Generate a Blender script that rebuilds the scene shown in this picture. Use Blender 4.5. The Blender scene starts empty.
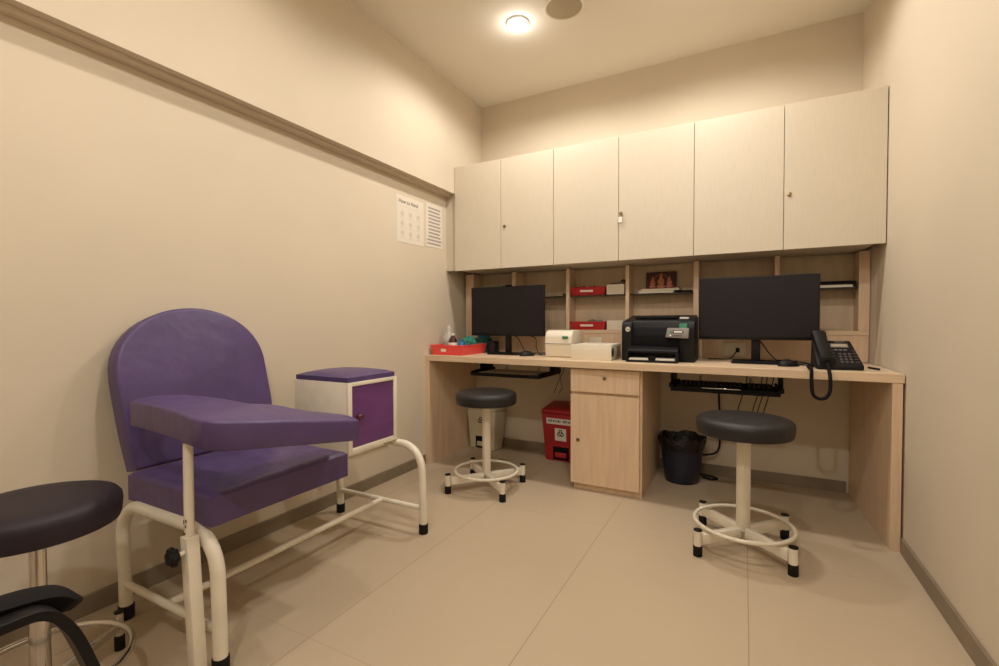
import bpy, bmesh, math, random
from mathutils import Vector, Matrix
random.seed(4)
PI = math.pi
COL = bpy.context.scene.collection
D = bpy.data

# ------------------------------------------------------------------ materials
def lin(c):
    return tuple(((v/255)/12.92 if v/255 <= .04045 else ((v/255+.055)/1.055)**2.4) for v in c) + (1,)

def mat(name, rgb, rough=.5, metal=0.0, bump=None, vary=None, spec=.5, coat=0, trans=0, emis=None, alpha=1):
    """rgb = sRGB 0-255; bump = (scale, strength); vary = (scale, amount, stretch)"""
    m = D.materials.new(name); m.use_nodes = True
    nt = m.node_tree; b = nt.nodes['Principled BSDF']
    b.inputs['Base Color'].default_value = lin(rgb)
    b.inputs['Roughness'].default_value = rough
    b.inputs['Metallic'].default_value = metal
    b.inputs['Specular IOR Level'].default_value = spec
    b.inputs['Coat Weight'].default_value = coat
    b.inputs['Transmission Weight'].default_value = trans
    if alpha < 1: b.inputs['Alpha'].default_value = alpha
    if emis:
        b.inputs['Emission Color'].default_value = lin(emis[0]); b.inputs['Emission Strength'].default_value = emis[1]
    tc = nt.nodes.new('ShaderNodeTexCoord')
    if vary:
        mp = nt.nodes.new('ShaderNodeMapping'); mp.inputs['Scale'].default_value = vary[2]
        nz = nt.nodes.new('ShaderNodeTexNoise'); nz.inputs['Scale'].default_value = vary[0]
        nz.inputs['Detail'].default_value = 6
        nt.links.new(tc.outputs['Object'], mp.inputs['Vector']); nt.links.new(mp.outputs[0], nz.inputs['Vector'])
        mx = nt.nodes.new('ShaderNodeMix'); mx.data_type = 'RGBA'
        a = vary[1]
        mx.inputs[6].default_value = lin([max(0, v*(1-a)) for v in rgb]); mx.inputs[7].default_value = lin([min(255, v*(1+a)) for v in rgb])
        rp = nt.nodes.new('ShaderNodeMapRange'); rp.inputs[1].default_value = .3; rp.inputs[2].default_value = .7
        nt.links.new(nz.outputs['Fac'], rp.inputs[0]); nt.links.new(rp.outputs[0], mx.inputs[0])
        nt.links.new(mx.outputs[2], b.inputs['Base Color'])
    if bump:
        n2 = nt.nodes.new('ShaderNodeTexNoise'); n2.inputs['Scale'].default_value = bump[0]; n2.inputs['Detail'].default_value = 3
        nt.links.new(tc.outputs['Object'], n2.inputs['Vector'])
        bp = nt.nodes.new('ShaderNodeBump'); bp.inputs['Strength'].default_value = bump[1]; bp.inputs['Distance'].default_value = .02 if len(bump) < 3 else bump[2]
        nt.links.new(n2.outputs['Fac'], bp.inputs['Height']); nt.links.new(bp.outputs[0], b.inputs['Normal'])
    return m

M = {}
M['wall'] = mat('wall_paint', (210, 196, 174), .75, bump=(160, .03, .002), vary=(1.3, .018, (1, 1, 1)), spec=.25)
M['ceiling'] = mat('ceiling_paint', (232, 224, 210), .85, spec=.2)
M['skirting'] = mat('skirting_tile', (132, 118, 98), .5, vary=(6, .06, (1, 1, 1)))
M['cabinet'] = mat('cream_laminate', (205, 193, 172), .5, vary=(20, .012, (6, 6, .6)), bump=(200, .02, .002))
M['wood'] = mat('ash_laminate', (217, 189, 158), .45, vary=(7, .04, (7, 7, .45)), bump=(120, .03))
M['woodx'] = mat('ash_laminate_long', (214, 188, 157), .4, vary=(7, .035, (.45, 7, 7)))
M['board'] = mat('shelf_back_board', (198, 176, 148), .5, vary=(8, .04, (4, 4, .6)))
M['purple'] = mat('purple_vinyl', (80, 62, 106), .42, bump=(7, .28, .03), vary=(9, .05, (1, 1, 1)))
M['purple_dark'] = mat('purple_painted_board', (102, 58, 112), .4, vary=(5, .08, (1, 1, 3)))
M['white_paint'] = mat('white_powder_coat', (226, 217, 198), .35, vary=(14, .02, (1, 1, 1)))
M['black_vinyl'] = mat('black_vinyl', (27, 25, 27), .5, bump=(26, .25, .01))
M['plum_vinyl'] = mat('dark_plum_vinyl', (30, 17, 31), .6, bump=(10, .1))
M['rubber'] = mat('black_rubber', (12, 10, 11), .6, spec=.3)
M['chrome'] = mat('chrome', (205, 200, 195), .16, metal=1)
M['brass'] = mat('lock_metal', (150, 130, 100), .35, metal=1)
M['black'] = mat('black_plastic', (15, 13, 15), .5, bump=(200, .04), spec=.3)
M['black_matt'] = mat('black_matt_plastic', (12, 10, 12), .7, spec=.2)
M['screen'] = mat('dark_screen', (22, 15, 18), .5, spec=.3)
M['grey'] = mat('grey_plastic', (120, 110, 104), .4)
M['keygrey'] = mat('phone_key_grey', (78, 72, 70), .5)
M['pale'] = mat('pale_grey_panel', (160, 146, 126), .5)
M['ivory'] = mat('ivory_plastic', (222, 212, 192), .4)
M['paper'] = mat('paper', (226, 220, 206), .8)
M['sheet'] = mat('wall_sheet', (222, 211, 194), .8)
M['jug'] = mat('translucent_white_plastic', (224, 222, 216), .25, alpha=.45)
M['papergrey'] = mat('paper_print_grey', (158, 151, 148), .8)
M['printfaint'] = mat('faint_print', (204, 193, 178), .8)
M['ink'] = mat('ink', (46, 42, 44), .7)
M['red'] = mat('red_plastic', (178, 30, 34), .35)
M['coral'] = mat('bright_red_plastic', (232, 78, 72), .35)
M['redbin'] = mat('deep_red_plastic', (166, 30, 36), .42)
M['binwhite'] = mat('off_white_plastic', (206, 198, 170), .45)
M['navy'] = mat('dark_blue_plastic', (28, 32, 48), .45)
M['bag'] = mat('black_bin_liner', (16, 13, 16), .3, bump=(40, .8, .02))
M['teal'] = mat('teal_cloth', (40, 118, 102), .7, bump=(40, .5))
M['blue'] = mat('blue_plastic', (38, 110, 160), .4)
M['green'] = mat('green_label', (44, 120, 88), .6)
M['amber'] = mat('brown_glass', (66, 28, 20), .12, coat=.5)
M['liquid'] = mat('blue_green_liquid', (88, 118, 120), .15)
M['clear'] = mat('clear_plastic', (236, 236, 232), .08, trans=.9)
M['glass'] = mat('dark_shelf_glass', (30, 38, 36), .06, spec=.7, alpha=.75)
M['white'] = mat('white_label', (236, 230, 220), .6)
M['maroon'] = mat('maroon_print', (62, 20, 20), .5)
M['skin_print'] = mat('tan_print', (190, 120, 84), .55, vary=(90, .25, (1, 1, 1)))
M['lamp'] = mat('lamp_lens', (255, 236, 226), .4, emis=((255, 240, 232), 8))
M['grille'] = mat('speaker_grille', (176, 160, 134), .6, bump=(600, .6, .004))
M['rust'] = mat('worn_metal', (74, 52, 40), .8)

# floor tiles: 0.6 x 1.2 m porcelain
m = D.materials.new('floor_tile'); m.use_nodes = True; nt = m.node_tree; b = nt.nodes['Principled BSDF']
tc = nt.nodes.new('ShaderNodeTexCoord'); sp = nt.nodes.new('ShaderNodeSeparateXYZ'); nt.links.new(tc.outputs['Object'], sp.inputs[0])
def mnode(op, a, bb=None, c=None):
    n = nt.nodes.new('ShaderNodeMath'); n.operation = op
    for i, v in enumerate((a, bb, c)):
        if v is None: continue
        if isinstance(v, (int, float)): n.inputs[i].default_value = v
        else: nt.links.new(v, n.inputs[i])
    return n.outputs[0]
def joint(sock, off, step, w):
    t = mnode('MULTIPLY', mnode('ADD', sock, off), 1/step)
    f = mnode('ABSOLUTE', mnode('SUBTRACT', mnode('FRACT', mnode('ADD', t, .5)), .5))
    return mnode('LESS_THAN', f, w/step)
jx = joint(sp.outputs[0], -1.36 + 6, .6, .0013); jy = joint(sp.outputs[1], 2.25 + 12, 1.2, .0013)
jj = mnode('MAXIMUM', jx, mnode('MULTIPLY', jy, .4))
n1 = nt.nodes.new('ShaderNodeTexNoise'); n1.inputs['Scale'].default_value = 2.2; n1.inputs['Detail'].default_value = 8
nt.links.new(tc.outputs['Object'], n1.inputs['Vector'])
mx = nt.nodes.new('ShaderNodeMix'); mx.data_type = 'RGBA'; mx.inputs[6].default_value = lin((178, 159, 134)); mx.inputs[7].default_value = lin((188, 169, 143))
nt.links.new(n1.outputs['Fac'], mx.inputs[0])
mx2 = nt.nodes.new('ShaderNodeMix'); mx2.data_type = 'RGBA'; mx2.inputs[7].default_value = lin((144, 126, 104))
nt.links.new(jj, mx2.inputs[0]); nt.links.new(mx.outputs[2], mx2.inputs[6]); nt.links.new(mx2.outputs[2], b.inputs['Base Color'])
b.inputs['Roughness'].default_value = .48; b.inputs['Specular IOR Level'].default_value = .4
M['floor'] = m

# ------------------------------------------------------------------ mesh builder
class MB:
    def __init__(s): s.bm = bmesh.new()
    def _merge(s, t, mtx=None):
        if mtx is not None: bmesh.ops.transform(t, matrix=mtx, verts=t.verts)
        me = D.meshes.new('tmp'); t.to_mesh(me); t.free(); s.bm.from_mesh(me); D.meshes.remove(me)
    def box(s, x0, x1, y0, y1, z0, z1, bev=0, seg=2, mtx=None):
        t = bmesh.new(); bmesh.ops.create_cube(t, size=1)
        for v in t.verts:
            v.co = Vector(((x0+x1)/2+v.co.x*(x1-x0), (y0+y1)/2+v.co.y*(y1-y0), (z0+z1)/2+v.co.z*(z1-z0)))
        if bev: bmesh.ops.bevel(t, geom=t.edges[:], offset=bev, segments=seg, profile=.5, affect='EDGES')
        s._merge(t, mtx); return s
    def hexa(s, pts, bev=0, seg=2):
        """8 points: bottom 4 (ccw), top 4"""
        t = bmesh.new(); v = [t.verts.new(p) for p in pts]
        for f in ((3,2,1,0), (4,5,6,7), (0,1,5,4), (1,2,6,5), (2,3,7,6), (3,0,4,7)): t.faces.new([v[i] for i in f])
        if bev: bmesh.ops.bevel(t, geom=t.edges[:], offset=bev, segments=seg, profile=.5, affect='EDGES')
        s._merge(t); return s
    def prism(s, pts, axis, a, b_, bev=0, seg=2, side_only=False, mtx=None):
        """2-D outline extruded along axis ('x','y','z') from a to b_"""
        t = bmesh.new()
        def mk(p, h):
            return {'x': (h, p[0], p[1]), 'y': (p[0], h, p[1]), 'z': (p[0], p[1], h)}[axis]
        A = [t.verts.new(mk(p, a)) for p in pts]; B = [t.verts.new(mk(p, b_)) for p in pts]
        n = len(pts); t.faces.new(A); t.faces.new(B[::-1])
        for i in range(n): t.faces.new((A[i], B[i], B[(i+1) % n], A[(i+1) % n]))
        bmesh.ops.recalc_face_normals(t, faces=t.faces)
        if bev:
            es = [e for e in t.edges if len(e.link_faces) == 2 and (len(e.link_faces[0].verts) == n or len(e.link_faces[1].verts) == n)] if side_only else t.edges[:]
            bmesh.ops.bevel(t, geom=es, offset=bev, segments=seg, profile=.5, affect='EDGES')
        s._merge(t, mtx); return s
    def cyl(s, p0, p1, r0, r1=None, n=24, bev=0):
        r1 = r0 if r1 is None else r1
        p0 = Vector(p0); p1 = Vector(p1); d = p1-p0
        t = bmesh.new(); bmesh.ops.create_cone(t, cap_ends=True, cap_tris=False, segments=n, radius1=r0, radius2=r1, depth=d.length)
        if bev:
            es = [e for e in t.edges if any(len(f.verts) == n for f in e.link_faces)]
            bmesh.ops.bevel(t, geom=es, offset=bev, segments=2, profile=.5, affect='EDGES')
        q = Vector((0, 0, 1)).rotation_difference(d.normalized()).to_matrix().to_4x4()
        s._merge(t, Matrix.Translation((p0+p1)/2) @ q); return s
    def tube(s, pts, r, n=10, closed=False):
        pts = [Vector(p) for p in pts]; t = bmesh.new(); rings = []; m_ = len(pts); up = None
        for i, p in enumerate(pts):
            if closed: d = pts[(i+1) % m_]-pts[i-1]
            else: d = pts[min(i+1, m_-1)]-pts[max(i-1, 0)]
            d.normalize()
            if up is None:
                up = Vector((0, 0, 1)) if abs(d.z) < .9 else Vector((1, 0, 0))
            u = (up-d*up.dot(d)).normalized(); w = d.cross(u); up = u
            rings.append([t.verts.new(p+(u*math.cos(2*PI*k/n)+w*math.sin(2*PI*k/n))*r) for k in range(n)])
        for i in range(m_ if closed else m_-1):
            A = rings[i]; B = rings[(i+1) % m_]
            for k in range(n): t.faces.new((A[k], A[(k+1) % n], B[(k+1) % n], B[k]))
        if not closed: t.faces.new(rings[0][::-1]); t.faces.new(rings[-1])
        bmesh.ops.recalc_face_normals(t, faces=t.faces)
        s._merge(t); return s
    def lathe(s, prof, c=(0, 0, 0), n=40, squash=None):
        t = bmesh.new(); rings = []
        for r, z in prof:
            if r < 1e-6: rings.append([t.verts.new((c[0], c[1], c[2]+z))])
            else: rings.append([t.verts.new((c[0]+r*math.cos(2*PI*k/n), c[1]+r*math.sin(2*PI*k/n), c[2]+z)) for k in range(n)])
        for A, B in zip(rings, rings[1:]):
            if len(A) == 1 and len(B) == 1: continue
            for k in range(n):
                a = A[k % len(A)]; a2 = A[(k+1) % len(A)]; b0 = B[k % len(B)]; b2 = B[(k+1) % len(B)]
                vs = []
                for v in (a, a2, b2, b0):
                    if v not in vs: vs.append(v)
                if len(vs) > 2: t.faces.new(vs)
        bmesh.ops.recalc_face_normals(t, faces=t.faces)
        s._merge(t); return s
    def ball(s, c, r, sc=(1, 1, 1)):
        t = bmesh.new(); bmesh.ops.create_uvsphere(t, u_segments=20, v_segments=12, radius=r)
        s._merge(t, Matrix.Translation(c) @ Matrix.Diagonal((*sc, 1))); return s
    def build(s, name, mt, parent=None, smooth=True, mods=None):
        me = D.meshes.new(name); s.bm.to_mesh(me); s.bm.free()
        me.materials.append(mt)
        if smooth:
            for p in me.polygons: p.use_smooth = True
            me.set_sharp_from_angle(angle=math.radians(38))
        o = D.objects.new(name, me); COL.objects.link(o)
        if parent is not None: o.parent = parent
        return o

def thing(name, label, cat, loc=(0, 0, 0), rz=0, group=None):
    o = D.objects.new(name, None); COL.objects.link(o); o.empty_display_size = .05
    o.location = loc; o.rotation_euler = (0, 0, rz); o['label'] = label; o['category'] = cat
    if group: o['group'] = group
    return o
def tag(o, label, cat, group=None):
    o['label'] = label; o['category'] = cat
    if group: o['group'] = group
    return o
def struct(name, mb, mt, smooth=False):
    o = mb.build(name, mt, None, smooth); o['kind'] = 'structure'; return o
def dup(root, loc, rz, label):
    r = root.copy(); COL.objects.link(r); r.location = loc; r.rotation_euler = (0, 0, rz); r['label'] = label
    for ch in list(root.children):
        c = ch.copy(); COL.objects.link(c); c.parent = r
        for g in ch.children:
            d = g.copy(); COL.objects.link(d); d.parent = c
    return r
def box(x0, x1, y0, y1, z0, z1, bev=0, seg=2): return MB().box(x0, x1, y0, y1, z0, z1, bev, seg)
def text(name, body, size, loc, rot, mt, parent, ext=.0004, align='CENTER', shear=0, sx=1):
    c = D.curves.new(name, 'FONT'); c.body = body; c.size = size; c.extrude = ext; c.align_x = align; c.align_y = 'CENTER'; c.shear = shear
    t = D.objects.new('tmp_text', c); COL.objects.link(t)
    bpy.context.view_layer.update()
    me = D.meshes.new_from_object(t.evaluated_get(bpy.context.evaluated_depsgraph_get()))
    D.objects.remove(t); D.curves.remove(c)
    me.materials.clear(); me.materials.append(mt)
    me.transform(Matrix.Translation(loc) @ rot.to_4x4() @ Matrix.Diagonal((sx, 1, 1, 1)))
    o = D.objects.new(name, me); COL.objects.link(o); o.parent = parent
    return o
from mathutils import Euler
FRONT = Euler((PI/2, 0, 0)).to_matrix()          # faces -y
def arc(c, r, a0, a1, n, plane='xy'):
    out = []
    for i in range(n+1):
        a = math.radians(a0+(a1-a0)*i/n); u, v = c[0]+r*math.cos(a), c[1]+r*math.sin(a)
        out.append((u, v))
    return out
def smooth_path(pts, sub=6):
    P = [Vector(p) for p in pts]; out = []
    for i in range(len(P)-1):
        p0 = P[max(i-1, 0)]; p1 = P[i]; p2 = P[i+1]; p3 = P[min(i+2, len(P)-1)]
        for k in range(sub):
            t = k/sub
            out.append(.5*((2*p1)+(-p0+p2)*t+(2*p0-5*p1+4*p2-p3)*t*t+(-p0+3*p1-3*p2+p3)*t**3))
    out.append(P[-1]); return out

# ------------------------------------------------------------------ room shell
W, H, YF = 2.53, 2.668, -4.35
WR, WF = 2.505, 2.5365                    # the right wall runs very slightly out of square at the cabinet end
BX, BZ = .086, 1.899
BB = .066
struct('floor', box(-.12, W+.12, YF-.12, .12, -.1, 0), M['floor'])
struct('ceiling', box(-.12, W+.12, YF-.12, .12, H, H+.1), M['ceiling'])
struct('wall_left', box(-.12, 0, YF, 0, 0, H), M['wall'])
struct('wall_right', MB().prism([(WR, 0), (WF, -.22), (WF, YF), (WF+.12, YF), (WF+.12, 0)], 'z', 0, H), M['wall'])
struct('wall_back', box(-.12, W+.12, 0, .12, 0, H), M['wall'])
struct('wall_front', box(-.12, W+.12, YF-.12, YF, 0, H), M['wall'])
bmw = MB().box(0, BX, YF, 0, BZ, H)
bmw.box(0, .045, YF, -.382, BZ-.014, BZ)           # shallow shadow step under the beam
struct('trim_1', bmw, M['wall'])
struct('baseboard_left', box(0, .012, YF, -.66, 0, BB, .002), M['skirting'])
struct('baseboard_right', box(WF-.012, WF, YF, -.745, 0, BB, .002), M['skirting'])
struct('baseboard_back', box(.05, WR-.05, -.012, 0, 0, BB, .002), M['skirting'])
struct('baseboard_front', box(0, W, YF, YF+.012, 0, BB, .002), M['skirting'])

# ------------------------------------------------------------------ wall cabinets
CB, CT, CD = 1.3436, 2.085, .40
def lock(x, z, y, parent, name='lock'):
    o = MB().cyl((x, y+.002, z), (x, y-.006, z), .0105, n=20, bev=.001).build(name, M['brass'], parent)
    MB().box(x-.0012, x+.0012, y-.0068, y-.0055, z-.005, z+.005).build('keyhole', M['ink'], o)
    return o
units = [(.087, .4625, .8466, .492, 'left-hand cream wall cabinet, lock at the centre, touching the ceiling beam'),
         (.8466, 1.2642, 1.6846, 1.279, 'middle cream wall cabinet with a white key tag hanging from its lock'),
         (1.6846, 2.1145, 2.5335, 2.139, 'right-hand cream wall cabinet, tallest in view, beside the plain right wall')]
cab_mid = None
for i, (a, mth, c, lx, lab) in enumerate(units):
    t = thing('wall_cabinet', lab, 'cabinet', (a, 0, CB), 0, 'cream wall cabinets in a row above the desk')
    w = c-a
    bw = w if i < 2 else WR-.002-a
    body = MB().box(.0012, bw-.0012, -CD+.021, -.001, .008, CT-CB, .001)
    body.build('body', M['cabinet'], t, False)
    g = .0014
    d1 = box(g, mth-a-g, -CD, -CD+.0185, 0, CT-CB, .0012).build('door', M['cabinet'], t, False)
    d2 = box(mth-a+g, w-g, -CD, -CD+.0185, 0, CT-CB, .0012).build('door', M['cabinet'], t, False)
    lock(lx-a, 1.625-CB, -CD, d2)
    if i == 0:
        MB().prism([(-.087, .006), (-.0005, .006), (-.0005, BZ-.0005-CB), (-.0415, BZ-.0005-CB), (-.0415, BZ-.0145-CB), (-.087, BZ-.0145-CB)], 'y', -CD+.02, -CD+.038).build('filler_panel', M['cabinet'], t, False)
    if i == 2: box(bw, w-.003, -CD+.0185, -CD+.034, .001, CT-CB, .0005).build('filler_panel', M['cabinet'], t, False)
kt = thing('key_ring', 'small white key tag and keys hanging from the middle cabinet lock', 'keys', (1.279, -CD-.009, 1.62))
MB().tube([(.012*math.cos(a*PI/8), 0, -.006+.012*math.sin(a*PI/8)) for a in range(16)], .0012, 6, True).build('ring', M['chrome'], kt)
box(-.013, .009, -.004, 0, -.052, -.018, .001).build('tag', M['white'], kt, False)
MB().box(.004, .010, -.003, -.001, -.045, -.012).cyl((.007, -.003, -.012), (.007, -.001, -.012), .008, n=14).build('key', M['brass'], kt)

# ------------------------------------------------------------------ open shelf unit behind the desk
SD = .15
t = thing('shelf_unit', 'pale wood open shelving with six bays and glass shelves behind the monitors', 'shelf', (0, 0, .7515))
Z0 = .7515; LZS = .920
def sb(x0, x1, y0, y1, z0, z1): return box(x0, x1, y0, y1, z0-Z0, z1-Z0, .001)
ups = [(.022, .095), (.424, .452), (.842, .866), (1.251, 1.274), (1.662, 1.692), (2.091, 2.113), (2.475, 2.51)]
for a, c in ups:
    if c > 2.5: MB().hexa([(a, -SD, LZS+.0005-Z0), (2.522, -SD, LZS+.0005-Z0), (2.503, -.016, LZS+.0005-Z0), (a, -.016, LZS+.0005-Z0), (a, -SD, CB-.0005-Z0), (2.522, -SD, CB-.0005-Z0), (2.503, -.016, CB-.0005-Z0), (a, -.016, CB-.0005-Z0)], .0008).build('upright', M['wood'], t, False)
    else: sb(a, c, -SD, -.016, LZS+.0005, CB-.0005).build('upright', M['wood'], t, False)
sb(.022, 2.5035, -.0155, -.001, .752, CB-.0005).build('back_board', M['board'], t, False)
MB().prism([(.022, -SD), (2.522, -SD), (2.503, -.016), (.022, -.016)], 'z', .896-Z0, LZS-Z0, .0008).build('bottom_shelf', M['woodx'], t, False)
MB().prism([(.022, -SD+.004), (2.521, -SD+.004), (2.503, -.016), (.022, -.016)], 'z', .0008, .8955-Z0, .0008).build('lower_panel', M['wood'], t, False)
for k in range(6):
    x0 = ups[k][1]+.0008; x1 = ups[k+1][0]-.0008
    sb(x0, x1, -SD+.008, -.017, 1.148, 1.1555).build('glass_shelf', M['glass'], t, False)
GS = 1.156; LS = .9205

# ------------------------------------------------------------------ desk
DL, DR = .65, .735
t = thing('desk', 'long pale wood worktop with end panels running wall to wall', 'desk', (0, 0, 0))
MB().prism([(.001, -DL), (W+.002, -DR), (W+.001, -.22), (WR-.002, -.001), (.001, -.001)], 'z', .712, .75, .0015, 2).build('worktop', M['woodx'], t, False)
box(.001, .037, -DL+.003, -.013, 0, .7115, .0012).build('side_panel', M['wood'], t, False)
MB().hexa([(2.493, -DR+.004, 0), (2.5275, -DR+.004, 0), (2.500, -.013, 0), (2.466, -.013, 0), (2.493, -DR+.004, .7115), (2.5275, -DR+.004, .7115), (2.500, -.013, .7115), (2.466, -.013, .7115)], .0012).build('side_panel', M['wood'], t, False)

# pedestal cabinet
t = thing('pedestal_cabinet', 'pale wood under-desk pedestal with one drawer above one door', 'cabinet', (1.05, 0, 0))
w = .402
box(0, w, -.632, -.02, .038, .711, .001).build('body', M['wood'], t, False)
box(.012, w-.002, -.624, -.03, 0, .0375, .001).build('plinth', M['wood'], t, False)
dr = box(0, w-.012, -.652, -.6325, .572, .703, .0015).build('drawer', M['wood'], t, False)
lock(.2, .655, -.652, dr)
do = box(0, w-.012, -.652, -.6325, .04, .556, .0015).build('door', M['wood'], t, False)
lock(.045, .292, -.652, do)

# ------------------------------------------------------------------ stools
def make_stool(label, rs, zt, vinyl, frame, col, leg_r, ring_r, ring_z, leg_h=.105, square=True, group='round stools'):
    t = thing('stool', label, 'stool', group=group)
    th = .074
    prof = [(0, zt-.002), (rs*.55, zt-.001), (rs*.82, zt-.003), (rs*.94, zt-.009), (rs*.99, zt-.02), (rs, zt-.034), (rs*.985, zt-th+.01), (rs*.965, zt-th), (rs*.9, zt-th-.003), (0, zt-th-.003)]
    MB().lathe(prof, n=64).build('seat', vinyl, t)
    MB().cyl((0, 0, zt-th-.016), (0, 0, zt-th-.0032), rs*.45, n=32).build('seat_plate', frame, t)
    if square: MB().box(-col, col, -col, col, .075, zt-th-.0162, .004).build('column', frame, t)
    else:
        MB().cyl((0, 0, .07), (0, 0, .30), col*1.22, n=28).cyl((0, 0, .30), (0, 0, zt-th-.0162), col, n=28).build('column', frame, t)
    for k in range(4):
        a = k*PI/2; ca, sa = math.cos(a), math.sin(a)
        R_ = Matrix.Rotation(a, 4, 'Z')
        lg = MB()
        if square: lg.box(.0212, leg_r-.016, -.014, .014, .048, .090, .003, mtx=R_)
        else: lg.box(.02, leg_r-.008, -.009, .009, .06, .082, .003, mtx=R_)
        lr = .0160 if square else .011
        lg.cyl((leg_r*ca, leg_r*sa, .03), (leg_r*ca, leg_r*sa, leg_h), lr, n=20)
        L = lg.build('leg', frame, t)
        MB().cyl((leg_r*ca, leg_r*sa, 0), (leg_r*ca, leg_r*sa, .044), lr+.0022, n=20, bev=.002).build('rubber_foot', M['rubber'], L)
        MB().cyl((leg_r*ca, leg_r*sa, leg_h+.0002), (leg_r*ca, leg_r*sa, leg_h+.006), lr+.0012, n=20, bev=.002).build('end_cap', M['rubber'], L)
    MB().tube([(ring_r*math.cos(2*PI*k/56), ring_r*math.sin(2*PI*k/56), ring_z) for k in range(56)], .0085, 10, True).build('foot_ring', frame, t)
    return t
s1 = make_stool('small round black stool with white base, before the left monitor', .180, .573, M['black_vinyl'], M['white_paint'], .0195, .236, .182, .104)
s1.location = (.604, -.86, 0); s1.rotation_euler.z = math.radians(51)
s2 = make_stool('larger round black stool with white base, before the right monitor', .190, .567, M['black_vinyl'], M['white_paint'], .0205, .238, .192, .104)
s2.location = (1.942, -.98, 0); s2.rotation_euler.z = math.radians(46)
s3 = make_stool('dark plum round stool with chrome column and foot ring beside the purple chair', .166, .545, M['plum_vinyl'], M['chrome'], .0165, .236, .178, .118, .11, False)
s3.location = (.41, -2.755, 0); s3.rotation_euler.z = math.radians(118)

# ------------------------------------------------------------------ purple phlebotomy chair (world coords, origin at its middle on the floor)
CX, CY = .39, -1.985
t = thing('blood_draw_chair', 'wide purple padded chair on a white tube frame with attached side locker', 'chair', (CX, CY, 0))
def L(x, y, z): return (x-CX, y-CY, z)
YA, YB = -2.462, -1.512
RR = .115
for y in (YA, YB):
    XB, XF, ZA = (.130, .654, .386) if y == YA else (.098, .632, .404)
    path = [(XB+.012, .03), (XB+.008, .15), (XB, ZA-RR)]
    path += arc((XB+RR, ZA-RR), RR, 180, 90, 10)[1:]
    path += arc((XF-RR, ZA-RR), RR, 90, 0, 10)
    path += [(XF+.004, .15), (XF+.006, .03)]
    r = .019 if y == YA else .0175
    fr = MB().tube([L(x, y, z) for x, z in path], r, 18).build('end_frame', M['white_paint'], t)
    for x in (XB+.012, XF+.006):
        MB().cyl(L(x, y, 0), L(x, y, .045), r+.0035, n=20, bev=.002).build('rubber_foot', M['rubber'], fr)
    MB().tube([L(XB+.017, y, .115), L(XF-.012, y, .115)], .0115, 14).build('crossbar', M['white_paint'], fr)
MB().tube([L(.39, YA+.010, .115), L(.39, YB-.010, .115)], .0115, 14).build('stretcher', M['white_paint'], t)
ZA = .390
# seat cradle: rails under the seat between the end frames
for x in (.24, .43): MB().tube([L(x, YA+.012, ZA-.010), L(x, YB-.012, ZA-.010)], .0095, 12).build('seat_rail', M['white_paint'], t)
box(*(lambda a, b_: (a[0], b_[0], a[1], b_[1]))(L(.19, -2.42, 0), L(.585, -2.0, 0)), .3905, .3955).build('seat_board', M['black_matt'], t, False)
def pad_mesh(outline, z0, z1, bev, axis='z', crown=0.0, c=None):
    """upholstered slab: outline extruded, softened edges, slightly crowned"""
    mb = MB().prism(outline, axis, z0, z1, bev, 4)
    return mb
# seat cushion
seat = MB()
ox = [(.172, -2.462), (.626, -2.462), (.632, -1.962), (.18, -1.945)]
t0 = bmesh.new()
N1, N2 = 44, 48
top = {}
def quad(u, v):
    a = Vector(ox[0]).lerp(Vector(ox[1]), u); b_ = Vector(ox[3]).lerp(Vector(ox[2]), u); return a.lerp(b_, v)
for i in range(N1+1):
    for j in range(N2+1):
        u, v = i/N1, j/N2; p = quad(u, v)
        eu = min(u, 1-u)*.48; ev = min(v, 1-v)*.5; e = min(eu, ev)
        rnd = -.012*max(0, 1-e/.025)**2
        crown = .007*math.sin(PI*u)*math.sin(PI*v)
        fold = .0018*math.sin((p.x*38+p.y*22))*math.sin(p.y*17+1)*min(1, e/.06)
        zf = .494+crown+rnd+fold-.004*(1-v)
        top[i, j] = (t0.verts.new((p.x-CX, p.y-CY, zf)), t0.verts.new((p.x-CX, p.y-CY, .396 if min(i, j, N1-i, N2-j) > 0 else .399)))
for i in range(N1):
    for j in range(N2):
        t0.faces.new((top[i, j][0], top[i+1, j][0], top[i+1, j+1][0], top[i, j+1][0]))
        t0.faces.new((top[i, j+1][1], top[i+1, j+1][1], top[i+1, j][1], top[i, j][1]))
for j in range(N2):
    for i, s_ in ((0, 1), (N1, -1)):
        q = (top[i, j][0], top[i, j+1][0], top[i, j+1][1], top[i, j][1]); t0.faces.new(q if s_ > 0 else q[::-1])
for i in range(N1):
    for j, s_ in ((0, -1), (N2, 1)):
        q = (top[i, j][0], top[i+1, j][0], top[i+1, j][1], top[i, j][1]); t0.faces.new(q if s_ > 0 else q[::-1])
bmesh.ops.recalc_face_normals(t0, faces=t0.faces)
seat._merge(t0); sc = seat.build('seat', M['purple'], t)

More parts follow.
